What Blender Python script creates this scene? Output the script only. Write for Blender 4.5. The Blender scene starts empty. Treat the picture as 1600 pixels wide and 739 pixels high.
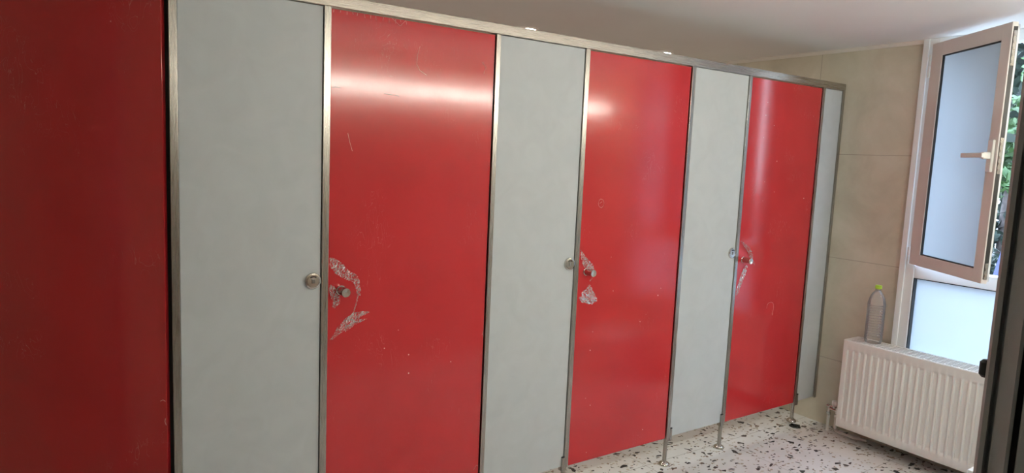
import bpy, bmesh, math, random
from mathutils import Vector, Matrix
random.seed(7)
S = bpy.context.scene
COL = S.collection
PI = math.pi

# ------------------------------------------------------------------ materials
def new_mat(name):
    m = bpy.data.materials.new(name); m.use_nodes = True
    nt = m.node_tree; nt.nodes.clear()
    out = nt.nodes.new('ShaderNodeOutputMaterial')
    return m, nt, out
def N(nt, t, **kw):
    n = nt.nodes.new(t)
    for k, v in kw.items():
        if k.startswith('_'): setattr(n, k[1:], v)
        else: n.inputs[k.replace('_', ' ')].default_value = v
    return n
def L(nt, a, b): nt.links.new(a, b)
def coords(nt, scale=(1, 1, 1), kind='Object'):
    tc = nt.nodes.new('ShaderNodeTexCoord'); mp = nt.nodes.new('ShaderNodeMapping')
    mp.inputs['Scale'].default_value = scale
    L(nt, tc.outputs[kind], mp.inputs['Vector']); return mp.outputs['Vector']
def worldpos(nt):
    g = nt.nodes.new('ShaderNodeNewGeometry'); return g.outputs['Position']
def ramp(nt, fac, stops):
    r = nt.nodes.new('ShaderNodeValToRGB'); L(nt, fac, r.inputs['Fac'])
    el = r.color_ramp.elements
    while len(el) < len(stops): el.new(0.5)
    for e, (p, c) in zip(el, stops):
        e.position = p; e.color = (*c, 1) if len(c) == 3 else c
    return r.outputs['Color']
def mth(nt, op, a, b=None, c=None):
    n = nt.nodes.new('ShaderNodeMath'); n.operation = op
    for i, v in enumerate((a, b, c)):
        if v is None: continue
        if isinstance(v, (int, float)): n.inputs[i].default_value = v
        else: L(nt, v, n.inputs[i])
    return n.outputs[0]
def mixc(nt, fac, a, b):
    n = nt.nodes.new('ShaderNodeMix'); n.data_type = 'RGBA'
    for i, v in ((0, fac), (6, a), (7, b)):
        if isinstance(v, (int, float)): n.inputs[i].default_value = v
        elif isinstance(v, tuple): n.inputs[i].default_value = (*v, 1)
        else: L(nt, v, n.inputs[i])
    return n.outputs[2]
def principled(nt, out, **kw):
    p = nt.nodes.new('ShaderNodeBsdfPrincipled')
    for k, v in kw.items(): p.inputs[k.replace('_', ' ')].default_value = v
    L(nt, p.outputs[0], out.inputs[0]); return p
def bump(nt, h, strength, dist, p):
    b = nt.nodes.new('ShaderNodeBump'); b.inputs['Strength'].default_value = strength
    b.inputs['Distance'].default_value = dist
    L(nt, h, b.inputs['Height']); L(nt, b.outputs[0], p.inputs['Normal'])

def simple(name, col, rough=.5, metal=0., spec=.5, var=.06, scale=6, bmp=0.):
    m, nt, out = new_mat(name)
    p = principled(nt, out, Roughness=rough, Metallic=metal)
    p.inputs['Specular IOR Level'].default_value = spec
    n = N(nt, 'ShaderNodeTexNoise', Scale=scale, Detail=4.0)
    L(nt, worldpos(nt), n.inputs['Vector'])
    c = ramp(nt, n.outputs['Fac'], [(.3, tuple(x*(1-var) for x in col)), (.7, tuple(min(1, x*(1+var)) for x in col))])
    L(nt, c, p.inputs['Base Color'])
    if bmp:
        n2 = N(nt, 'ShaderNodeTexNoise', Scale=scale*30, Detail=3.0); L(nt, worldpos(nt), n2.inputs['Vector'])
        bump(nt, n2.outputs['Fac'], bmp, .001, p)
    return m

def make_red():
    m, nt, out = new_mat('red_laminate')
    p = principled(nt, out)
    p.inputs['Specular IOR Level'].default_value = .62
    pos = worldpos(nt)
    n = N(nt, 'ShaderNodeTexNoise', Scale=3.0, Detail=5.0); L(nt, pos, n.inputs['Vector'])
    base = ramp(nt, n.outputs['Fac'], [(.3, (.46, .022, .028)), (.7, (.52, .028, .034))])
    # rubbed scratches in the film left on the doors
    mp = N(nt, 'ShaderNodeMapping'); mp.inputs['Scale'].default_value = (9, 1, 3.2); mp.inputs['Rotation'].default_value = (0, .6, 0)
    L(nt, pos, mp.inputs['Vector'])
    w = N(nt, 'ShaderNodeTexNoise', Scale=2.2, Detail=2.0, Distortion=2.5); L(nt, mp.outputs[0], w.inputs['Vector'])
    line = mth(nt, 'SUBTRACT', 1.0, mth(nt, 'MULTIPLY', mth(nt, 'ABSOLUTE', mth(nt, 'SUBTRACT', w.outputs['Fac'], .5)), 160.0))
    line = mth(nt, 'MAXIMUM', line, 0.0)
    msk = N(nt, 'ShaderNodeTexNoise', Scale=4.5, Detail=1.0); L(nt, pos, msk.inputs['Vector'])
    mk = mth(nt, 'MULTIPLY', mth(nt, 'MAXIMUM', mth(nt, 'SUBTRACT', msk.outputs['Fac'], .58), 0.0), 2.2)
    sc = mth(nt, 'MULTIPLY', line, mk)
    # pale specks
    v = N(nt, 'ShaderNodeTexVoronoi', Scale=7.0); L(nt, pos, v.inputs['Vector'])
    sp = mth(nt, 'LESS_THAN', v.outputs['Distance'], .016)
    sp = mth(nt, 'MULTIPLY', sp, .45)
    fac = mth(nt, 'MINIMUM', mth(nt, 'ADD', sc, sp), .6)
    L(nt, mixc(nt, fac, base, (.85, .45, .42)), p.inputs['Base Color'])
    r = N(nt, 'ShaderNodeTexNoise', Scale=14.0, Detail=6.0, Roughness=.7); L(nt, pos, r.inputs['Vector'])
    L(nt, mth(nt, 'ADD', mth(nt, 'MULTIPLY', r.outputs['Fac'], .07), .09), p.inputs['Roughness'])
    g = N(nt, 'ShaderNodeTexNoise', Scale=260.0, Detail=2.0); L(nt, pos, g.inputs['Vector'])
    bump(nt, g.outputs['Fac'], .10, .0006, p)
    return m

def make_grey():
    m, nt, out = new_mat('grey_laminate')
    p = principled(nt, out, Roughness=.55); p.inputs['Specular IOR Level'].default_value = .3
    pos = worldpos(nt)
    n = N(nt, 'ShaderNodeTexNoise', Scale=9.0, Detail=6.0, Distortion=1.2); L(nt, pos, n.inputs['Vector'])
    L(nt, ramp(nt, n.outputs['Fac'], [(.32, (.55, .60, .62)), (.7, (.585, .635, .655))]), p.inputs['Base Color'])
    return m

def make_steel(name='brushed_steel', col=(.43, .41, .375), rough=.27, sc=(90, 90, 1.2)):
    m, nt, out = new_mat(name)
    p = principled(nt, out, Metallic=1.0)
    mp = N(nt, 'ShaderNodeMapping'); mp.inputs['Scale'].default_value = sc; L(nt, worldpos(nt), mp.inputs['Vector'])
    n = N(nt, 'ShaderNodeTexNoise', Scale=8.0, Detail=3.0); L(nt, mp.outputs[0], n.inputs['Vector'])
    L(nt, ramp(nt, n.outputs['Fac'], [(.3, tuple(c*.95 for c in col)), (.7, col)]), p.inputs['Base Color'])
    L(nt, mth(nt, 'ADD', mth(nt, 'MULTIPLY', n.outputs['Fac'], .05), rough-.02), p.inputs['Roughness'])
    return m

def make_terrazzo():
    m, nt, out = new_mat('terrazzo')
    p = principled(nt, out, Roughness=.38); p.inputs['Specular IOR Level'].default_value = .4
    pos = worldpos(nt)
    n0 = N(nt, 'ShaderNodeTexNoise', Scale=5.0, Detail=5.0); L(nt, pos, n0.inputs['Vector'])
    col = ramp(nt, n0.outputs['Fac'], [(.3, (.70, .71, .70)), (.7, (.80, .81, .81))])
    def chips(scale, keep, edge, cols, offs, prev, stretch=(1, 1, 1), rot=0):
        dn = N(nt, 'ShaderNodeTexNoise', Scale=scale*2.2, Detail=1.0); L(nt, pos, dn.inputs['Vector'])
        ad = nt.nodes.new('ShaderNodeVectorMath'); ad.operation = 'MULTIPLY_ADD'
        L(nt, dn.outputs['Color'], ad.inputs[0]); ad.inputs[1].default_value = (.25/scale,)*3; L(nt, pos, ad.inputs[2])
        mp = N(nt, 'ShaderNodeMapping'); mp.inputs['Location'].default_value = offs
        mp.inputs['Scale'].default_value = stretch; mp.inputs['Rotation'].default_value = (0, 0, rot)
        L(nt, ad.outputs[0], mp.inputs['Vector'])
        a = N(nt, 'ShaderNodeTexVoronoi', Scale=scale); a.voronoi_dimensions = '2D'
        b = N(nt, 'ShaderNodeTexVoronoi', Scale=scale); b.voronoi_dimensions = '2D'; b.feature = 'DISTANCE_TO_EDGE'
        L(nt, mp.outputs[0], a.inputs['Vector']); L(nt, mp.outputs[0], b.inputs['Vector'])
        sp = nt.nodes.new('ShaderNodeSeparateColor'); L(nt, a.outputs['Color'], sp.inputs[0])
        thr = mth(nt, 'ADD', mth(nt, 'MULTIPLY', sp.outputs[2], edge*1.3), edge*.6)
        k = mth(nt, 'MULTIPLY', mth(nt, 'LESS_THAN', sp.outputs[0], keep), mth(nt, 'GREATER_THAN', b.outputs['Distance'], thr))
        r = nt.nodes.new('ShaderNodeValToRGB'); L(nt, sp.outputs[1], r.inputs['Fac']); r.color_ramp.interpolation = 'CONSTANT'
        el = r.color_ramp.elements
        while len(el) < len(cols): el.new(.5)
        for e, (q, c) in zip(el, cols): e.position = q; e.color = (*c, 1)
        return mixc(nt, k, prev, r.outputs['Color'])
    dark = [(0, (.012, .012, .014)), (.55, (.03, .022, .018)), (.72, (.16, .10, .06)), (.84, (.30, .22, .14)), (.93, (.02, .035, .03))]
    light = [(0, (.42, .38, .30)), (.5, (.55, .50, .42)), (.8, (.25, .17, .11))]
    col = chips(62, .10, .10, light, (3.1, 1.7, 0), col, (1, 1.5, 1), .4)
    col = chips(23, .16, .20, dark, (0.3, .9, 0), col, (1, 1.7, 1), .5)
    col = chips(22, .09, .22, dark, (7.3, 4.9, 0), col, (1.6, 1, 1), -.3)
    col = chips(70, .05, .12, dark, (2.3, 8.9, 0), col)
    # tile joints every 60 cm
    sx = nt.nodes.new('ShaderNodeSeparateXYZ'); L(nt, pos, sx.inputs[0])
    def joint(c, off):
        f = mth(nt, 'PINGPONG', mth(nt, 'SUBTRACT', c, off), .306)
        return mth(nt, 'LESS_THAN', f, .0012)
    j = mth(nt, 'MAXIMUM', joint(sx.outputs[0], 2.743-6.12), joint(sx.outputs[1], .05-6.12))
    L(nt, mixc(nt, mth(nt, 'MULTIPLY', j, .8), col, (.16, .14, .12)), p.inputs['Base Color'])
    return m

def make_tile(name, axis, off):
    m, nt, out = new_mat(name)
    p = principled(nt, out, Roughness=.6); p.inputs['Specular IOR Level'].default_value = .3
    pos = worldpos(nt)
    n = N(nt, 'ShaderNodeTexNoise', Scale=3.2, Detail=8.0, Roughness=.62, Distortion=.4); L(nt, pos, n.inputs['Vector'])
    col = ramp(nt, n.outputs['Fac'], [(.28, (.50, .47, .375)), (.5, (.60, .57, .465)), (.72, (.68, .65, .55))])
    f = N(nt, 'ShaderNodeTexNoise', Scale=60.0, Detail=4.0); L(nt, pos, f.inputs['Vector'])
    col = mixc(nt, mth(nt, 'MULTIPLY', mth(nt, 'SUBTRACT', f.outputs['Fac'], .35), .35), col, (.60, .53, .44))
    sx = nt.nodes.new('ShaderNodeSeparateXYZ'); L(nt, pos, sx.inputs[0])
    def joint(c, o, w=.0016):
        return mth(nt, 'LESS_THAN', mth(nt, 'PINGPONG', mth(nt, 'SUBTRACT', c, o), .30625), w)
    j = mth(nt, 'MAXIMUM', joint(sx.outputs[axis], off-6.125), joint(sx.outputs[2], .407-6.125))
    L(nt, mixc(nt, mth(nt, 'MULTIPLY', j, .55), col, (.20, .165, .12)), p.inputs['Base Color'])
    b = mth(nt, 'SUBTRACT', f.outputs['Fac'], mth(nt, 'MULTIPLY', j, 2.0))
    bump(nt, b, .25, .0012, p)
    return m

def make_frosted(name='frosted_glass', k=1.0):
    m, nt, out = new_mat(name)
    t = N(nt, 'ShaderNodeBsdfTranslucent'); t.inputs['Color'].default_value = (.80, .86, .90, 1)
    n = N(nt, 'ShaderNodeTexNoise', Scale=3.0); L(nt, worldpos(nt), n.inputs['Vector'])
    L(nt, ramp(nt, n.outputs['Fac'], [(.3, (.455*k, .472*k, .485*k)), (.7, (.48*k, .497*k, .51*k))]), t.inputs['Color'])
    d = N(nt, 'ShaderNodeBsdfDiffuse'); d.inputs['Color'].default_value = (.50, .56, .60, 1)
    g = N(nt, 'ShaderNodeBsdfGlossy', Roughness=.2); g.inputs['Color'].default_value = (1, 1, 1, 1)
    a = N(nt, 'ShaderNodeMixShader', Fac=.30); L(nt, t.outputs[0], a.inputs[1]); L(nt, d.outputs[0], a.inputs[2])
    b = N(nt, 'ShaderNodeMixShader', Fac=.04); L(nt, a.outputs[0], b.inputs[1]); L(nt, g.outputs[0], b.inputs[2])
    L(nt, b.outputs[0], out.inputs[0])
    return m

def make_clear(name, tint, body=.0, ribs=False, ior=1.35, rough=.06):
    """thin clear plastic: see-through, glossy, slightly milky where it folds"""
    m, nt, out = new_mat(name)
    t = N(nt, 'ShaderNodeBsdfTransparent'); t.inputs['Color'].default_value = (*tint, 1)
    g = N(nt, 'ShaderNodeBsdfGlossy', Roughness=rough)
    fr = N(nt, 'ShaderNodeFresnel', IOR=ior)
    d = N(nt, 'ShaderNodeBsdfDiffuse'); d.inputs['Color'].default_value = (.92, .90, .88, 1)
    n = N(nt, 'ShaderNodeTexNoise', Scale=30.0 if body else 25.0, Detail=3.0, Distortion=1.5); L(nt, worldpos(nt), n.inputs['Vector'])
    b = nt.nodes.new('ShaderNodeBump'); b.inputs['Strength'].default_value = .5; b.inputs['Distance'].default_value = .002
    L(nt, n.outputs['Fac'], b.inputs['Height'])
    L(nt, b.outputs[0], g.inputs['Normal']); L(nt, b.outputs[0], fr.inputs['Normal'])
    a = N(nt, 'ShaderNodeMixShader'); L(nt, fr.outputs[0], a.inputs[0]); L(nt, t.outputs[0], a.inputs[1]); L(nt, g.outputs[0], a.inputs[2])
    if body:
        ln = mth(nt, 'MAXIMUM', mth(nt, 'SUBTRACT', 1.0, mth(nt, 'MULTIPLY', mth(nt, 'ABSOLUTE', mth(nt, 'SUBTRACT', n.outputs['Fac'], .5)), 22.0)), 0.0)
        f = mth(nt, 'ADD', mth(nt, 'MULTIPLY', ln, body*2.6), body*.35)
        c = N(nt, 'ShaderNodeMixShader'); L(nt, f, c.inputs[0]); L(nt, a.outputs[0], c.inputs[1]); L(nt, d.outputs[0], c.inputs[2])
        L(nt, c.outputs[0], out.inputs[0])
    else:
        c = N(nt, 'ShaderNodeMixShader', Fac=.10); L(nt, a.outputs[0], c.inputs[1]); L(nt, d.outputs[0], c.inputs[2])
        L(nt, c.outputs[0], out.inputs[0])
    return m

def emit(name, col, strength):
    m, nt, out = new_mat(name)
    e = N(nt, 'ShaderNodeEmission', Strength=strength); e.inputs['Color'].default_value = (*col, 1)
    L(nt, e.outputs[0], out.inputs[0]); return m

M = dict(
    red=make_red(), grey=make_grey(), steel=make_steel(), rail=make_steel('rail_steel', (.50, .47, .42), .27, (1.2, 90, 90)),
    chrome=make_steel('polished_steel', (.62, .60, .56), .16, (20, 20, 20)),
    black=simple('black_rubber', (.012, .012, .012), .7), dark=simple('dark_slot', (.02, .02, .02), .5),
    paint=simple('ceiling_paint', (.80, .80, .80), .9, var=.02, scale=2, bmp=.1),
    white=simple('white_enamel', (.78, .79, .76), .35, var=.02),
    pvc=simple('white_window_plastic', (.82, .85, .86), .4, var=.02),
    sash=simple('shaded_sash_plastic', (.74, .72, .69), .42, var=.02),  # window plastic toned darker: shade on the sash's room face put into the colour
    trim=simple('white_trim', (.75, .73, .68), .5, var=.03),
    terrazzo=make_terrazzo(), tile_r=make_tile('stone_tile_right', 1, .163), tile_f=make_tile('stone_tile_front', 0, .2),
    fins=simple('convector_metal', (.10, .105, .11), .6),
    frosted=make_frosted(), frosted_lit=make_frosted('lit_frosted_glass', 1.13), film=make_clear('crumpled_film', (.98, .95, .95), body=.16, ior=1.36, rough=.12),  # second frosted glass is a lit copy: stronger daylight put into its colour
    bottle=make_clear('bottle_plastic', (.975, .98, .98), ior=1.42, rough=.12), green=simple('green_cap', (.42, .66, .06), .35),
    scuff=simple('pale_scuff', (.74, .36, .34), .6), scuff_dark=simple('dark_scuff', (.10, .01, .01), .6),
    frame=simple('grey_door_frame', (.40, .42, .42), .5, var=.04, scale=40, bmp=.15),
    clearglass=make_clear('window_glass', (.97, .98, .98), ior=1.45, rough=.0),
    tube=emit('lit_tube', (1.0, .945, .83), 78.0), disc=emit('lit_diffuser', (1.0, .97, .86), 86.0),
    bark=simple('bark', (.045, .034, .03), .9, var=.5, scale=9, bmp=.6), leaf=simple('needles', (.012, .022, .014), .7, var=.5, scale=5),
    leaf2=simple('pale_leaves', (.05, .10, .03), .6, var=.4, scale=3),
    ground=simple('outside_ground', (.10, .09, .08), .9, var=.2, scale=.8), tarp=simple('blue_cover', (.015, .018, .07), .5, var=.4, scale=6),
    plaster=simple('outside_plaster', (.5, .48, .45), .9), card=simple('white_plastic', (.82, .84, .80), .45, var=.02),
)

# ------------------------------------------------------------------ mesh helpers
def bbox(bm, x0, x1, y0, y1, z0, z1, bev=0., seg=2):
    t = bmesh.new()
    bmesh.ops.create_cube(t, size=1)
    for v in t.verts:
        v.co = Vector(((x0+x1)/2+v.co.x*(x1-x0), (y0+y1)/2+v.co.y*(y1-y0), (z0+z1)/2+v.co.z*(z1-z0)))
    if bev: bmesh.ops.bevel(t, geom=t.edges[:], offset=bev, segments=seg, profile=.5, affect='EDGES')
    me = bpy.data.meshes.new('tmp'); t.to_mesh(me); t.free(); bm.from_mesh(me); bpy.data.meshes.remove(me)
def lathe(bm, prof, centre, axis='Z', n=32, cap=True):
    c = Vector(centre); rings = []
    for r, h in prof:
        ring = []
        for i in range(n):
            a = 2*PI*i/n; u, v = r*math.cos(a), r*math.sin(a)
            p = {'Z': (u, v, h), 'Y': (u, h, v), 'X': (h, u, v)}[axis]
            ring.append(bm.verts.new(c+Vector(p)))
        rings.append(ring)
    for a, b in zip(rings, rings[1:]):
        for i in range(n): bm.faces.new((a[i], a[(i+1) % n], b[(i+1) % n], b[i]))
    if cap:
        bm.faces.new(rings[0]); bm.faces.new(rings[-1])
def prism(bm, pts, z0, z1):
    a = [bm.verts.new((x, y, z0)) for x, y in pts]; b = [bm.verts.new((x, y, z1)) for x, y in pts]
    n = len(pts)
    bm.faces.new(a); bm.faces.new(b)
    for i in range(n): bm.faces.new((a[i], a[(i+1) % n], b[(i+1) % n], b[i]))
def tube(bm, pts, rad, n=10):
    """round tube along a list of points; rad a number or one per point"""
    pts = [Vector(p) for p in pts]; rings = []
    rr = rad if isinstance(rad, (list, tuple)) else [rad]*len(pts)
    for i, p in enumerate(pts):
        d = (pts[min(i+1, len(pts)-1)]-pts[max(i-1, 0)]).normalized()
        ref = Vector((0, 0, 1)) if abs(d.z) < .9 else Vector((1, 0, 0))
        u = d.cross(ref).normalized(); v = d.cross(u)
        rings.append([bm.verts.new(p+rr[i]*(math.cos(2*PI*k/n)*u+math.sin(2*PI*k/n)*v)) for k in range(n)])
    for a, b in zip(rings, rings[1:]):
        for i in range(n): bm.faces.new((a[i], a[(i+1) % n], b[(i+1) % n], b[i]))
    bm.faces.new(rings[0]); bm.faces.new(rings[-1])
def B(*boxes, bev=0., seg=2):
    bm = bmesh.new()
    for b in boxes: bbox(bm, *b, bev=bev, seg=seg)
    return bm
def origin_of(o):
    v = Vector((0, 0, 0))
    while o is not None: v += o.location; o = o.parent
    return v
def obj(name, bm, mat, parent=None, smooth=False, at=None):
    """link bm (in scene coordinates) as one object; its own origin at 'at' or at its parent's"""
    bmesh.ops.recalc_face_normals(bm, faces=bm.faces[:])
    po = origin_of(parent) if parent else Vector((0, 0, 0))
    o0 = Vector(at) if at is not None else po
    for v in bm.verts: v.co -= o0
    me = bpy.data.meshes.new(name); bm.to_mesh(me); bm.free(); me.materials.append(M[mat])
    if smooth:
        for p in me.polygons: p.use_smooth = True
        try: me.set_sharp_from_angle(angle=math.radians(38))
        except Exception: pass
    o = bpy.data.objects.new(name, me); COL.objects.link(o)
    if parent: o.parent = parent
    o.location = o0-po
    return o
def tag(o, label=None, cat=None, group=None, kind=None):
    for k, v in (('label', label), ('category', cat), ('group', group), ('kind', kind)):
        if v: o[k] = v
    if cat and not kind: o['kind'] = 'thing'
    return o
def thing(name, label, cat, loc, group=None):
    o = bpy.data.objects.new(name, None); COL.objects.link(o); o.location = loc; o.empty_display_size = .05
    return tag(o, label, cat, group)
def struct(name, bm, mat, parent=None):
    o = obj(name, bm, mat, parent)
    if not parent: tag(o, kind='structure')
    return o

# ------------------------------------------------------------------ room shell
XW, ZC, YB, YF, XL = 4.14, 2.244, 1.65, -2.10, -.56
YH = -3.6       # far end of the passage behind the doorway
struct('floor', B((XL-.1, XW+.15, YH-.1, YB+.1, -.12, 0)), 'terrazzo')
struct('ceiling', B((XL-.1, XW+.15, YH-.1, YB+.1, ZC, ZC+.15)), 'paint')
struct('wall_back', B((XL-.1, XW+.15, YB, YB+.12, 0, ZC)), 'tile_f')
struct('wall_left', B((XL-.12, XL, YH, YB, 0, ZC)), 'tile_r')
WY0, WY1, WZ0 = -.425, -1.72, .46     # window hole
struct('wall_right', B((XW, XW+.15, WY0, YB, 0, ZC), (XW, XW+.15, WY1, WY0, 0, WZ0), (XW, XW+.15, YF-.1, WY1, 0, ZC)), 'tile_r')
JX, JL = .75, -.12
struct('wall_front', B((JX+.012, XW, YF-.10, YF, 0, ZC), (XL, JL-.012, YF-.10, YF, 0, ZC), (JL-.012, JX+.012, YF-.10, YF, 2.12, ZC)), 'tile_f')
struct('wall_passage', B((XL, 2.2, YH-.12, YH, 0, ZC), (2.2, 2.32, YH, YF-.10, 0, ZC)), 'plaster')
tr = bmesh.new()
prism(tr, [(XW, ZC-.02), (XW-.008, ZC-.02), (XW-.014, ZC-.006), (XW-.014, ZC), (XW, ZC)], 0, 1)
for v in tr.verts: v.co = Vector((v.co.x, -.425+v.co.z*(YB+.425), v.co.y))
struct('trim_1', tr, 'trim')

# doorway frame the photograph is taken through
def polar(az, r): a = math.radians(az+.13); return (.2483+r*math.sin(a), -2.2807+r*math.cos(a))
fr = bmesh.new()
pts = [polar(70.35, .545), polar(70.17, .535), polar(70.16, .528), polar(70.32, .521), polar(70.62, .520), polar(70.72, .526), polar(70.86, .526),
       polar(70.98, .520), polar(71.85, .506), polar(72.05, .506), polar(72.05, .53), polar(72.45, .53), polar(72.45, .502), polar(80, .472), polar(92, .468),
       (JX+.06, -2.30), (JX+.06, YF-.10), (JX+.012, YF-.10), (JX+.012, YF)]
prism(fr, pts, 0, 2.10)
mp = [(2*(JX+JL)/2-x, y) for x, y in pts]
prism(fr, mp, 0, 2.10)
bbox(fr, JL-.05, JX+.05, -2.30, YF+.005, 2.10, 2.15, bev=.004)
d1 = struct('door_1', fr, 'frame')
sl = bmesh.new(); prism(sl, [polar(72.08, .512), polar(72.42, .512), polar(72.42, .529), polar(72.08, .529)], 0, 2.09)
obj('gasket', sl, 'black', d1)
la = bmesh.new(); c = polar(70.2, .534)
lathe(la, [(.0, -.0058), (.002, -.0058), (.0036, -.004), (.0036, .004), (.002, .0058), (0, .0058)], (c[0]-.0005, c[1]+.0005, 1.408), n=14)
obj('latch_stud', la, 'dark', d1, smooth=True)

# ------------------------------------------------------------------ cubicle partition
Z0, Z1, ZR = .15, 2.0, 2.039
PX = [(-.111, -.088), (.564, .5865), (1.029, 1.0532), (1.7065, 1.7263), (2.158, 2.1806), (2.8225, 2.8466), (3.2571, 3.2779), (3.9185, 3.9372), (4.122, 4.139)]
post_where = ['left of the ajar dark door, outside the picture', 'between the dark ajar red door and the leftmost grey panel',
    'between the leftmost grey panel and the widest red door', 'at the hinge side of the widest red door',
    'just left of the middle red door with the ring scuff', 'at the hinge side of the middle red door',
    'just left of the farthest red door', 'at the hinge side of the farthest red door', 'closing the partition against the tiled wall']
posts = []
for i, (a, b) in enumerate(PX):
    last = i == len(PX)-1
    t = thing('partition_post', 'slim brushed steel partition post ' + post_where[i], 'post', ((a+b)/2, .012, 0), 'steel posts of the cubicle partition')
    bm = bmesh.new()
    bbox(bm, a, b, -.004, .004, Z0-.006, Z1, bev=.0012)
    bbox(bm, a+.005, b-.005, .004, .036, Z0-.004, Z1)
    obj('channel', bm, 'steel', t)
    s = B((a-.009, a+.005, .023, .030, Z0, Z1-.002), (b-.005, b+.009, .023, .030, Z0, Z1-.002)) if not last else B((a-.007, a+.004, .023, .030, Z0, Z1-.002))
    obj('gap_shade_strip', s, 'black', t)  # black strips added behind the gaps to stand in for the shade there
    if last: continue
    side = 1 if i in (1, 3, 5, 7) else -1        # clip sits on the grey panel's side
    edge = b if side > 0 else a
    xc = (a+b)/2+side*.002
    lift = .026 if i == 7 else .0
    lg = bmesh.new(); lathe(lg, [(.0105, .004+lift*.4), (.0105, Z0-.005)], (xc, .013, 0), n=24)
    obj('leg', lg, 'steel', t, smooth=True)
    cl = B((min(edge, edge+side*.013), max(edge, edge+side*.013), -.006, .0025, Z0-.02, Z0+.044), bev=.001)
    bbox(cl, xc-.006, edge+side*.013 if side > 0 else xc+.006, -.003, .0225, Z0-.02, Z0-.002) if side > 0 else bbox(cl, edge-.013, xc+.006, -.003, .0225, Z0-.02, Z0-.002)
    obj('clip', cl, 'steel', t)
    cs = B((min(edge, edge+side*.0142), max(edge, edge+side*.0142), -.0052, .0020, Z0+.044, Z0+.0475))
    obj('clip_cap', cs, 'black', t)
    fl = bmesh.new(); lathe(fl, [(.029, lift), (.0285, lift+.005), (.025, lift+.011), (.017, lift+.0165), (.0125, lift+.019), (.0115, lift+.024), (.0, lift+.0245)], (xc, .013, 0), n=36, cap=True)
    obj('foot_flange', fl, 'chrome', t, smooth=True)
    posts.append(t)
rl = B((PX[0][0]-.43, 4.1385, -.006, .037, Z1, ZR), bev=.0022)
tag(obj('top_rail', rl, 'rail', at=(1.9, .015, Z1)), 'long brushed steel rail capping the red and grey cubicle fronts', 'rail')
pg = bmesh.new(); lathe(pg, [(.0, .0004), (.030, .0004), (.033, .002), (.030, .006), (.024, .006), (.022, .003), (.012, .003), (.012, .0075), (0, .0075)], (3.932, -.012, 0), n=28)
tag(obj('floor_cap', pg, 'black', smooth=True, at=(3.932, -.012, 0)), 'round black cap on the terrazzo beside the lifted foot of the farthest leg', 'floor cap')

panel_lab = {0: 'grey laminate panel beyond the left edge of the picture',
    1: 'leftmost grey laminate cubicle panel, dimmest of the four', 3: 'second grey cubicle panel, between the widest and middle red doors',
    5: 'third grey cubicle panel with two steel feet under it', 7: 'narrow grey filler panel against the tiled wall'}
def indicator(x, z, parent):
    bm = bmesh.new()
    lathe(bm, [(.0, .003), (.0282, .003), (.0282, -.0015), (.0268, -.0038), (.0225, -.0048), (.0215, -.0040), (.0205, -.0040), (.0198, -.0052), (.0, -.0056)], (x, 0, z), 'Y', 40)
    lk = obj('indicator_lock', bm, 'chrome', parent, smooth=True, at=(x, 0, z))
    obj('lock_square', B((x-.0055, x+.0055, -.0085, -.0052, z-.0075, z+.0075), bev=.0012), 'steel', lk)
    ar = bmesh.new()
    n = 10; R0, R1 = .0135, .0185
    ring = []
    for k in range(n+1):
        a = math.radians(50+80*k/n)
        ring.append([ar.verts.new((x+r*math.cos(a), y, z+r*math.sin(a))) for r, y in ((R0, -.0062), (R1, -.0060), (R1, -.003), (R0, -.003))])
    for p, q in zip(ring, ring[1:]):
        for j in range(4): ar.faces.new((p[j], p[(j+1) % 4], q[(j+1) % 4], q[j]))
    ar.faces.new(ring[0]); ar.faces.new(ring[-1])
    obj('indicator_window', ar, 'dark', lk)
def grey_panel(x0, x1, label, lock=None):
    bm = B((x0+.0018, x1-.0018, .0035, .0215, Z0, Z1-.0015), bev=.0006, seg=1)
    if lock:
        t = thing('cubicle_partition', label, 'cubicle partition', ((x0+x1)/2, .0035, Z0), 'grey cubicle panels')
        obj('board', bm, 'grey', t); indicator(x1-.0285, 1.081, t)
    else:
        tag(obj('cubicle_partition', bm, 'grey', at=((x0+x1)/2, .0035, Z0)), label, 'cubicle partition', 'grey cubicle panels')
grey_panel(PX[0][0]-.42, PX[0][0], panel_lab[0], True)
grey_panel(PX[1][1], PX[2][0], panel_lab[1], True)
grey_panel(PX[3][1], PX[4][0], panel_lab[3], True)
grey_panel(PX[5][1], PX[6][0], panel_lab[5], True)
grey_panel(PX[7][1], PX[8][0], panel_lab[7], False)

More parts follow.
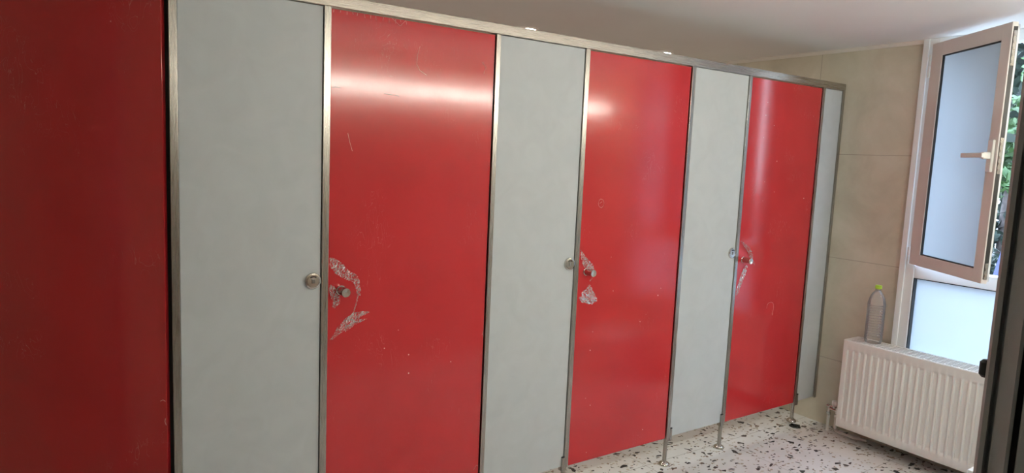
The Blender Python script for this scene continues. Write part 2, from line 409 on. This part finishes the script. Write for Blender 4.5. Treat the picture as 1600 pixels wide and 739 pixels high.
def knob(x, z, parent):
    bm = bmesh.new()
    lathe(bm, [(.0, .002), (.0172, .002), (.0172, -.0015), (.0150, -.003), (.0150, -.046), (.0158, -.0475), (.0158, -.0500), (.0145, -.0512), (.007, -.0502), (0, -.0490)], (x, 0, z), 'Y', 36)
    obj('knob', bm, 'chrome', parent, smooth=True, at=(x, 0, z))
def ribbon(bm, pts, amp=.006, seg=7, across=6, y0=.001):
    """crumpled strip of thin film along pts (x, z, width)"""
    P = [Vector((x, 0, z)) for x, z, w in pts]; W = [w for _, _, w in pts]
    rows = []
    m = len(P)
    for i in range((m-1)*seg+1):
        t = i/seg; k = min(int(t), m-2); f = t-k
        g = f*f*(3-2*f)
        c = P[k].lerp(P[k+1], f)+Vector((.004, 0, 0)); w = W[k]+(W[k+1]-W[k])*g
        a = (P[min(k+1, m-1)]-P[k]).normalized()
        b = (P[min(k+2, m-1)]-P[min(k+1, m-2)]).normalized() if k+2 < m else a
        d = a.lerp(b, f*.5).normalized(); nrm = Vector((-d.z, 0, d.x))
        row = []
        for j in range(across+1):
            s = j/across-.5
            jit = random.uniform(-.12, .12) if 0 < j < across else random.uniform(-.10, .10)
            p = c+nrm*(w*(s+jit/across*2))+d*random.uniform(-.002, .002)
            p.y = y0-random.uniform(.0, amp)*(1 if w > .006 else .3)
            row.append(bm.verts.new(p))
        rows.append(row)
    for r0, r1 in zip(rows, rows[1:]):
        for j in range(across): bm.faces.new((r0[j], r0[j+1], r1[j+1], r1[j]))
def scuff(lines, parent, mat='scuff', r=.0009, name='scuff_mark'):
    for ln in lines:
        bm = bmesh.new(); tube(bm, [(x, .0030, z) for x, z in ln], r, 5)
        obj(name, bm, mat, parent)

FILM = {2: [[(1.0571, 1.159, .010), (1.0676, 1.1383, .034), (1.0885, 1.1192, .042), (1.1144, 1.095, .033), (1.1403, 1.0842, .030), (1.1525, 1.0696, .022), (1.1601, 1.0414, .017), (1.1629, 1.018, .012)],
            [(1.1605, 1.0182, .006), (1.1517, .9818, .0045), (1.1449, .9592, .0044), (1.1357, .9392, .024), (1.1311, .9327, .033)],
            [(1.2029, .9538, .0044), (1.1762, .9516, .0178), (1.1476, .9404, .0333), (1.1242, .9241, .0356), (1.0987, .9036, .0267), (1.0758, .8808, .0156), (1.0598, .8665, .0044)],
            [(1.1936, .9288, .0044), (1.1647, .9247, .0111), (1.1362, .9136, .0156), (1.1129, .8951, .0133)],
            [(1.0573, 1.0625, .0067), (1.0643, 1.0485, .0247), (1.0738, 1.0251, .0291), (1.081, 1.0017, .0267), (1.0698, .9822, .0111)]],
        4: [[(2.1851, 1.1401, .0044), (2.1993, 1.1078, .0244), (2.2199, 1.0782, .040), (2.2434, 1.0626, .034), (2.2635, 1.0442, .014), (2.2617, 1.0182, .009), (2.2483, .9959, .0044)],
            [(2.2456, .9816, .0044), (2.2469, .9641, .034), (2.2406, .9386, .078), (2.2405, .9155, .105), (2.2361, .8963, .070)]],
        6: [[(3.2858, 1.1427, .0067), (3.322, 1.1208, .018), (3.3578, 1.0952, .028), (3.3844, 1.0594, .030), (3.3992, 1.0307, .018), (3.4243, 1.0084, .0044)],
            [(3.3529, 1.0087, .018), (3.3356, .9749, .034), (3.3163, .9311, .034), (3.2966, .8839, .022), (3.2868, .85, .006)]]}
SPK = [(1.2708, .8102), (1.3704, .773), (1.5545, .7205), (1.3724, .7005), (2.3991, .941), (2.6956, .8965), (2.3744, 1.0996), (2.5856, .7777), (2.2798, .6752), (2.2887, .7605), (2.2994, .4126), (2.2929, .1862), (2.6531, .2266), (3.4261, 1.8776), (3.4191, 1.8103), (3.4984, 1.7617), (3.4571, 1.4596), (3.5498, 1.4053), (3.4547, 1.3562), (3.8306, 1.3709), (3.5486, 1.5722)]
SC = {2: [[(1.2665, 1.9986), (1.3036, 1.9735), (1.3274, 1.9975)], [(1.383, 1.9131), (1.374, 1.88), (1.3722, 1.8489), (1.385, 1.828), (1.4119, 1.8146)], [(1.6496, 1.8867), (1.6648, 1.8692), (1.660, 1.855), (1.6573, 1.8444)],
          [(1.1178, 1.5888), (1.1252, 1.5587), (1.1349, 1.5284)], [(1.681, .2447), (1.6926, .2614), (1.7005, .2564)], [(1.6955, .8129), (1.7009, .8281), (1.7015, .8042)]],
      4: [[(2.2782, 1.3447), (2.283, 1.359), (2.2917, 1.3646), (2.305, 1.360), (2.312, 1.3475), (2.308, 1.333), (2.2986, 1.3247), (2.284, 1.331), (2.2782, 1.3447)], [(2.287, 1.345), (2.300, 1.352)]],
      6: [[(3.5731, .7541), (3.575, .772), (3.5867, .7821), (3.605, .786), (3.6218, .7828), (3.632, .772), (3.6375, .7556), (3.634, .73), (3.6325, .7082)]]}
door_lab = {0: 'dark red laminate door standing ajar at the left edge of the picture', 2: 'widest bright red door with a white light streak and torn film by its knob',
    4: 'middle red door with a small ring scuff, grey panels on both sides', 6: 'farthest red door, nearest the tiled wall, with a hook-shaped scuff'}
for i in (0, 2, 4, 6):
    x0, x1 = PX[i][1], PX[i+1][0]
    t = thing('door', door_lab[i], 'door', (x1-.004, .0125, Z0-.004), 'red cubicle doors')
    obj('leaf', B((x0+.0012, x1-.0042, .0032, .0210, Z0-.004, Z1-.0045), bev=.0006, seg=1), 'red', t)
    knob(x0+.048, 1.041, t)
    if i in FILM:
        bm = bmesh.new()
        for r in FILM[i]:
            bm = bmesh.new(); ribbon(bm, r); obj('torn_film', bm, 'film', t)
        scuff(SC[i], t, r=.0007)
        for x, z in SPK:
            if x0 < x < x1:
                bm = bmesh.new(); r = random.uniform(.0014, .0030); lathe(bm, [(0, .0016), (r, .0022), (r*.8, .0034), (0, .0034)], (x, 0, z), 'Y', 7)
                obj('paint_fleck', bm, 'scuff', t)
    if i == 2:
        scuff([[(1.0594, 1.7386), (1.075, 1.741), (1.0905, 1.7393)], [(1.2488, 1.734), (1.275, 1.733), (1.3052, 1.730)]], t, 'scuff_dark', .0008, 'dark_scratch')
        # jagged film edge left along the top
        for k in range(13):
            bm = bmesh.new()
            xx = 1.06+k*.022+random.uniform(-.006, .006)
            tube(bm, [(xx, .0030, 1.9935), (xx+random.uniform(-.003, .003), .0030, 1.9935-random.uniform(.005, .016))], .0008, 4)
            obj('film_shred', bm, 'scuff', t)
    if i == 0:
        scuff([[(.5388, .7268), (.5478, .7314), (.5556, .7275)], [(.5549, .6716), (.5529, .6616), (.5572, .6501)]], t)
        t.rotation_euler.z = math.radians(-42)
        t.location.x -= .007; t.location.y += .006

# ------------------------------------------------------------------ ceiling downlights behind the partition
dl_where = ['above the widest red door, hidden from the front', 'glowing over the rail above the second grey panel', 'glowing over the rail above the middle red door', 'above the ajar door']
for x, w in ((1.40, 0), (2.488, 1), (3.567, 2), (.33, 3)):
    t = thing('recessed_downlight', 'round lit ceiling downlight ' + dl_where[w], 'ceiling light', (x, .948, ZC), 'ceiling downlights behind the cubicle fronts')
    bm = bmesh.new(); lathe(bm, [(.088, 0), (.088, -.005), (.082, -.009), (.074, -.006), (.074, -.001)], (x, .948, ZC), n=36, cap=False)
    obj('trim_ring', bm, 'trim', t, smooth=True)
    bm = bmesh.new(); lathe(bm, [(.074, -.0008), (.074, -.005), (.06, -.007), (0, -.008)], (x, .948, ZC), n=36)
    obj('diffuser', bm, 'disc', t)

# wall-mounted strip lamp over the opposite wall (seen as the streak on the doors)
LZ = 1.955
t = thing('strip_lamp', 'long lit strip lamp on the wall facing the cubicles', 'lamp', (2.5, YF, LZ))
obj('housing', B((.98, 4.135, YF, YF+.035, LZ-.03, LZ+.03), bev=.004), 'white', t)
bm = bmesh.new(); lathe(bm, [(.0, -1.55), (.013, -1.55), (.013, 1.55), (0, 1.55)], (2.56, YF+.065, LZ), 'X', 16)
obj('tube', bm, 'tube', t, smooth=True)
obj('end_cap', B((.985, 1.012, YF+.035, YF+.085, LZ-.018, LZ+.018), bev=.003), 'white', t)
obj('end_cap', B((4.108, 4.132, YF+.035, YF+.085, LZ-.018, LZ+.018), bev=.003), 'white', t)

# ------------------------------------------------------------------ window in the tiled wall
FX0, FX1 = 4.112, 4.19
TZ0, TZ1 = .979, 1.047
MY0, MY1 = -1.075, -1.150
win = bmesh.new()
ZT = 2.190
bbox(win, FX0, FX1, WY0-.080, WY0, WZ0, ZC-.0005, bev=.003)                 # left jamb
bbox(win, FX0, FX1, WY1, WY1+.08, WZ0, ZC-.0005, bev=.003)
bbox(win, FX0, FX1, WY1+.08, WY0-.08, ZT, ZC-.0005, bev=.003)
bbox(win, FX0, FX1, WY1+.08, WY0-.08, WZ0, WZ0+.05, bev=.003)
bbox(win, FX0+.002, FX1, WY1+.08, WY0-.08, TZ0, TZ1, bev=.003)
bbox(win, FX0+.002, FX1, MY1, MY0, WZ0+.05, ZT, bev=.003)
bbox(win, FX0-.008, FX0+.006, WY0-.034, WY0-.004, WZ0, ZC-.001, bev=.003)   # raised ridge on the jamb
w1 = struct('window_1', win, 'pvc')
def pane(y0, y1, z0, z1, mat='frosted_lit', parent=w1):
    obj('pane', B((4.150, 4.158, y0, y1, z0, z1)), mat, parent)
    obj('glazing_gasket', B((4.118, 4.150, y1-.0045, y1, z0, z1), (4.118, 4.150, y0, y0+.0045, z0, z1), (4.118, 4.150, y0, y1, z1-.0045, z1), (4.118, 4.150, y0, y1, z0, z0+.0045)), 'dark', parent)
pane(MY0, WY0-.08, WZ0+.05, TZ0)
pane(WY1+.08, MY1, WZ0+.05, TZ0)
pane(WY1+.08, MY1, TZ1, ZT)
# open sash, hinged at its left, swung into the room
hinge = Vector((4.085, -.475, 0)); free = Vector((3.722, -.975, 0))
u = (free-hinge).normalized(); nn = Vector((-u.y, u.x, 0))      # nn: towards the outer (street) face
if nn.x < 0: nn = -nn
def sb(s0, s1, d0, d1, z0, z1, bev=.0): # box in sash coordinates
    bm = bmesh.new(); bbox(bm, s0, s1, d0, d1, z0, z1, bev=bev)
    for v in bm.verts: v.co = hinge+u*v.co.x+nn*v.co.y+Vector((0, 0, v.co.z))
    return bm
def join(*bms):
    r = bmesh.new()
    for b in bms:
        me = bpy.data.meshes.new('t'); b.to_mesh(me); b.free(); r.from_mesh(me); bpy.data.meshes.remove(me)
    return r
s0, s1, zb, zt = .020, .615, 1.057, 2.207
gi0, gi1, gz0, gz1 = .112, .552, 1.117, 2.138
sash = obj('sash', join(sb(s0, gi0, 0, .026, zb, zt, .002), sb(gi1, s1, 0, .026, zb, zt, .002), sb(gi0-.001, gi1+.001, 0, .026, zb, gz0, .002), sb(gi0-.001, gi1+.001, 0, .026, gz1, zt, .002)), 'sash', w1)
obj('sash_rebate', join(sb(s1-.020, s1-.004, .025, .036, zb+.01, zt-.01), sb(s0+.001, s0+.016, .025, .036, zb+.01, zt-.01), sb(s0, s1-.004, .025, .036, zb+.01, zb+.03), sb(s0, s1-.004, .025, .036, zt-.03, zt-.01)), 'pvc', sash)
obj('sash_pane', sb(gi0-.006, gi1+.006, .014, .020, gz0-.006, gz1+.006), 'frosted', sash)
g = .0055
obj('sash_gasket', join(sb(gi0, gi0+g, .004, .014, gz0, gz1), sb(gi1-.002, gi1, .004, .014, gz0, gz1), sb(gi0, gi1, .004, .014, gz1-g, gz1), sb(gi0, gi1, .004, .014, gz0, gz0+g)), 'dark', sash)
obj('edge_groove', sb(s1-.001, s1+.0012, .006, .024, zb+.02, zt-.02), 'dark', sash)
hw = []
for za, zc in ((2.02, 2.17), (1.55, 1.71), (1.075, 1.15)):
    hw.append(sb(s1, s1+.0035, .008, .022, za, zc, .001))
    k = za+.012
    while k < zc-.015:
        hw.append(sb(s1+.003, s1+.006, .010, .020, k, k+.012, .001)); k += .028
obj('lock_hardware', join(*hw), 'chrome', sash)
hp = .584
hb = join(sb(hp-.018, hp+.018, -.013, 0, 1.558, 1.702, .004), sb(hp-.012, hp+.012, -.045, -.010, 1.615, 1.645, .003), sb(hp-.140, hp+.014, -.054, -.038, 1.620, 1.642, .004))
obj('handle', hb, 'white', sash)
hg = bmesh.new()
for z0h, z1h in ((2.10, 2.155), (2.04, 2.095), (1.10, 1.145), (1.055, 1.095)):
    lathe(hg, [(.0085, z0h), (.0085, z1h)], (4.094, -.478, 0), n=14)
obj('hinge', hg, 'white', sash, smooth=True)

# ------------------------------------------------------------------ radiator
RX0, RX1, RY0, RY1, RZ0, RZ1 = 3.955, 4.105, -.245, -1.285, .085, .592
t = thing('radiator', 'white ribbed panel radiator on the tiled wall below the window', 'radiator', (RX1, (RY0+RY1)/2, RZ0))
bm = bmesh.new()
pitch = .0347; ny = int(abs(RY1-RY0-.02)/pitch)
ys = []; nsub = 10
y = RY0-.004
ysamp = [RY0-.003, RY0-.016]
st = RY0-.018
nr = int((abs(RY1)-abs(RY0)-.036)/pitch)
for k in range(nr):
    for j in range(nsub): ysamp.append(st-k*pitch-j*pitch/nsub)
ysamp += [RY1+.016, RY1+.003]
ysamp = sorted(set(round(v, 5) for v in ysamp), reverse=True)
zs = [RZ0, RZ0+.004, RZ0+.040]+[RZ0+.040+.003*k for k in range(1, 7)]+[RZ0+.12, RZ0+.25, RZ0+.38]+[RZ1-.062+.003*k for k in range(0, 7)]+[RZ1-.010, RZ1-.003, RZ1]
def depth(yy, zz):
    e0, e1 = RZ0+.040, RZ1-.044
    gz = max(0, min(1, (zz-e0)/.015))*max(0, min(1, (e1-zz)/.015))
    p = ((st-yy) % pitch)/pitch
    if yy > st or yy < st-nr*pitch: p = 0
    # wide raised bar, narrow groove
    w = 1.0 if .30 < p < .88 else (max(0, 1-abs(p-.30)/.12) if p <= .30 else max(0, 1-abs(p-.88)/.12))
    return .0085*gz*w
grid = [[bm.verts.new((RX0+depth(yy, zz)+(.003 if zz in (RZ0, RZ1) else 0), yy, zz)) for zz in zs] for yy in ysamp]
for a, b in zip(grid, grid[1:]):
    for j in range(len(zs)-1): bm.faces.new((a[j], a[j+1], b[j+1], b[j]))
bbox(bm, RX0+.012, RX0+.016, RY1+.003, RY0-.003, RZ0, RZ1-.001)
obj('front_panel', bm, 'white', t, smooth=True)
obj('back_panel', B((RX1-.012, RX1, RY1+.003, RY0-.003, RZ0, RZ1-.006), bev=.003), 'white', t)
for yy in (RY0, RY1+.006):
    obj('side_panel', B((RX0+.002, RX1, yy-.006, yy, RZ0+.004, RZ1+.001), bev=.0015), 'white', t)
gr = bmesh.new()
bbox(gr, RX0+.002, RX0+.016, RY1+.006, RY0-.006, RZ1-.004, RZ1+.001, bev=.0012)
bbox(gr, RX1-.016, RX1, RY1+.006, RY0-.006, RZ1-.004, RZ1+.001, bev=.0012)
for k in range(1, 7):
    xx = RX0+.016+(RX1-RX0-.032)*k/7
    bbox(gr, xx-.0032, xx+.0032, RY1+.006, RY0-.006, RZ1-.0035, RZ1+.0005)
yy = RY0-.022
bbox(gr, RX0+.004, RX1-.002, RY0-.030, RY0-.004, RZ1-.0035, RZ1+.0006)
while yy > RY1+.02:
    bbox(gr, RX0+.008, RX1-.006, yy-.003, yy+.003, RZ1-.003, RZ1); yy -= .033
obj('top_grille', gr, 'white', t)
cv = bmesh.new()
for xx in (RX0+.035, RX0+.075, RX0+.115):
    for k in range(40):
        y_ = RY0-.02-k*.025; bbox(cv, xx-.012, xx+.012, y_-.001, y_+.001, RZ0+.02, RZ1-.03)
obj('convector_fins', cv, 'fins', t)

# valve set beside the radiator
vy, vx = -.178, 4.060
t = thing('radiator_valve', 'nickel valve with a white cap and two pipes left of the radiator', 'radiator valve', (vx, vy, 0))
bm = bmesh.new(); lathe(bm, [(.0, .190), (.013, .190), (.0155, .186), (.016, .166), (.013, .163), (.013, .158), (0, .158)], (vx, vy+.006, 0), n=20)
obj('thermostat_cap', bm, 'white', t, smooth=True)
bm = bmesh.new()
tube(bm, [(vx, -.135, .135), (vx, -.242, .135)], .0085, 14)
tube(bm, [(vx, -.140, .150), (vx, -.205, .150)], .006, 12)
for yv in (-.140, -.188):
    lathe(bm, [(.010, .095), (.0125, .098), (.0125, .113), (.0085, .116), (.0085, .152), (.004, .155)], (vx, yv, 0), n=16)
lathe(bm, [(.0, .145), (.011, .145), (.011, .160), (0, .160)], (vx, vy+.006, 0), n=16)
tube(bm, [(vx, -.128, .150), (vx, -.140, .150)], .010, 12)
obj('valve_body', bm, 'chrome', t, smooth=True)
bm = bmesh.new(); lathe(bm, [(.0085, .0), (.0085, .097)], (vx, -.140, 0), n=14); obj('pipe', bm, 'white', t, smooth=True)
bm = bmesh.new(); tube(bm, [(vx, -.188, .097), (vx, -.188, .030), (vx, -.192, .018), (vx, -.204, .012), (vx, -.30, .011), (vx+.03, -.36, .011)], .0085, 14)
obj('pipe', bm, 'white', t, smooth=True)

# ------------------------------------------------------------------ bottle on the radiator
bx, by, bz = 4.035, -.366, RZ1+.0012
t = thing('plastic_bottle', 'empty clear ribbed plastic bottle with a green cap on the radiator', 'bottle', (bx, by, bz))
prof = [(.0, .006), (.020, .004), (.034, .0), (.041, .003), (.0435, .012)]
z = .02
while z < .205:
    prof += [(0.0465, z), (0.0465, z+.006), (.0435, z+.009), (.0435, z+.010), (0.0465, z+.013)]; z += .0145
prof += [(0.0465, .225), (.0425, .240), (.038, .258), (.029, .278), (.0185, .292), (.0135, .298), (.0135, .303), (.0165, .304), (.0165, .306), (.013, .307), (.013, .318)]
bm = bmesh.new(); lathe(bm, prof, (bx, by, bz), n=40, cap=False)
obj('body', bm, 'bottle', t, smooth=True)
bm = bmesh.new(); lathe(bm, [(.0, .3065), (.0162, .3065), (.0165, .308), (.0165, .323), (.0150, .326), (0, .326)], (bx, by, bz), n=32)
for k in range(32):
    a = 2*PI*k/32; bbox(bm, bx+.0162*math.cos(a)-.0006, bx+.0162*math.cos(a)+.0006, by+.0162*math.sin(a)-.0006, by+.0162*math.sin(a)+.0006, bz+.309, bz+.322)
obj('cap', bm, 'green', t)

# white plastic crate at the lower right corner, mostly hidden by the door frame
t = thing('storage_box', 'white plastic box on the floor before the radiator, beside the grey frame', 'box', (3.70, -1.30, 0))
obj('body', B((3.46, 3.90, -1.46, -1.118, 0, .29), bev=.006), 'card', t)
obj('lid', B((3.452, 3.908, -1.468, -1.110, .282, .300), bev=.004), 'card', t)

# ------------------------------------------------------------------ outside
tag(obj('ground', B((4.29, 60, -40, 60, -.45, -.40)), 'ground'), kind='structure')
def foliage(c, r, n, size, seed, squash=(1, 1, 1)):
    rnd = random.Random(seed); bm = bmesh.new()
    clumps = [(Vector((rnd.gauss(0, .5)*r*squash[0], rnd.gauss(0, .5)*r*squash[1], rnd.gauss(0, .5)*r*squash[2])), r*rnd.uniform(.10, .26)) for _ in range(60)]
    for _ in range(n):
        q, cr = rnd.choice(clumps)
        p = Vector(c)+q+Vector((rnd.gauss(0, 1), rnd.gauss(0, 1), rnd.gauss(0, 1)))*cr*.55
        a = Vector((rnd.gauss(0, 1), rnd.gauss(0, 1), rnd.gauss(0, 1))).normalized()
        b = a.cross(Vector((rnd.gauss(0, 1), rnd.gauss(0, 1), rnd.gauss(0, 1)))).normalized()
        s = size*rnd.uniform(.6, 1.4)
        bm.faces.new([bm.verts.new(p+a*s), bm.verts.new(p+b*s*.45), bm.verts.new(p-a*s), bm.verts.new(p-b*s*.45)])
    return bm
def tree(x, y, h, rad, crown, label, leaf, seed, n, sz, lean=0, z0=-.4):
    t = thing('tree', label, 'tree', (x, y, z0), 'trees outside the window')
    bm = bmesh.new(); rnd = random.Random(seed)
    pts = [(x+lean*k*.12+rnd.uniform(-.03, .03), y+rnd.uniform(-.03, .03), z0+h*k/8) for k in range(9)]
    tube(bm, pts, [rad*(1.25-.9*k/8) for k in range(9)], 12); obj('trunk', bm, 'bark', t, smooth=True)
    for k in range(7):
        a = rnd.uniform(0, 2*PI); zz = z0+h*rnd.uniform(.35, .9); ln = rnd.uniform(.8, 1.6); bm = bmesh.new()
        tube(bm, [(x, y, zz), (x+math.cos(a)*ln*.5, y+math.sin(a)*ln*.5, zz+ln*.12), (x+math.cos(a)*ln, y+math.sin(a)*ln, zz+ln*.35)], [rad*.22, rad*.14, rad*.05], 6)
        obj('branch', bm, 'bark', t, smooth=True)
    obj('foliage', foliage((x, y, crown[0]), crown[1], n, sz, seed, crown[2]), leaf, t)
tree(10.0, .98, 6.5, .13, (3.7, 1.5, (1, 1, .8)), 'near pine with a brown trunk seen through the open window gap', 'leaf', 3, 5000, .10, .1)
tree(13.5, 3.0, 6.0, .15, (2.2, 1.6, (1, 1, .9)), 'pale green leafy tree behind the near pine', 'leaf2', 5, 3500, .10)
tree(20.0, 4.6, 8.0, .25, (3.0, 2.4, (1, 1, 1)), 'dark tree farthest from the window', 'leaf', 9, 5000, .16)
bm = foliage((12.0, 2.1, .25), .9, 2600, .06, 21, (1, 1.6, .45))
tag(obj('bush', bm, 'leaf', at=(12, 2.1, -.4)), 'low dark green bush beyond the open window', 'bush')
bm = bmesh.new(); prism(bm, [(9.2, -.3), (10.0, -.2), (9.9, .8)], -.4, -.39)
bm.free(); bm = bmesh.new()
v = [bm.verts.new(p) for p in ((8.2, .2, -.4), (9.0, .0, -.4), (9.0, .95, -.4), (8.1, .75, -.4), (8.45, .62, 1.0), (8.6, .58, .98))]
for f in ((0, 1, 5, 4), (1, 2, 5), (2, 3, 4, 5), (3, 0, 4), (0, 1, 2, 3)): bm.faces.new([v[k] for k in f])
tag(obj('cover', bm, 'tarp', at=(8.5, .5, -.4)), 'dark blue sloping cover standing on the ground outside the window', 'cover')

# ------------------------------------------------------------------ daylight
w = bpy.data.worlds.new('sky'); S.world = w; w.use_nodes = True
nt = w.node_tree; nt.nodes.clear(); o = nt.nodes.new('ShaderNodeOutputWorld'); bg = nt.nodes.new('ShaderNodeBackground')
tc = nt.nodes.new('ShaderNodeTexCoord'); sp = nt.nodes.new('ShaderNodeSeparateXYZ'); L(nt, tc.outputs['Generated'], sp.inputs[0])
L(nt, ramp(nt, sp.outputs[2], [(.0, (.68, .83, 1.0)), (.15, (.64, .81, 1.0)), (.6, (.50, .70, 1.0))]), bg.inputs['Color'])
bg.inputs['Strength'].default_value = 17.0
L(nt, bg.outputs[0], o.inputs[0])

# ------------------------------------------------------------------ camera
cam = bpy.data.cameras.new('camera'); co = bpy.data.objects.new('camera', cam); COL.objects.link(co)
right = Vector((0.82558084, -0.56260998, 0.04343139)); up = Vector((0.02910933, 0.11932714, 0.99242817)); fwd = Vector((0.56353253, 0.81806543, -0.1148914))
mw = Matrix((right, up, -fwd)).transposed().to_4x4(); mw.translation = Vector((.2483, -2.2807, 1.5308))
co.matrix_world = mw
cam.sensor_width = 36; cam.lens = 36*1068.55/1600; cam.clip_start = .02; cam.clip_end = 200
S.camera = co
S.view_settings.view_transform = 'Standard'; S.view_settings.look = 'None'; S.view_settings.gamma = 1
S.view_settings.exposure = 0.0; S.view_settings.use_curve_mapping = False
S.cycles.max_bounces = 10; S.cycles.diffuse_bounces = 6; S.cycles.transparent_max_bounces = 16
S.cycles.use_denoising = True
S.cycles.sample_clamp_indirect = 8
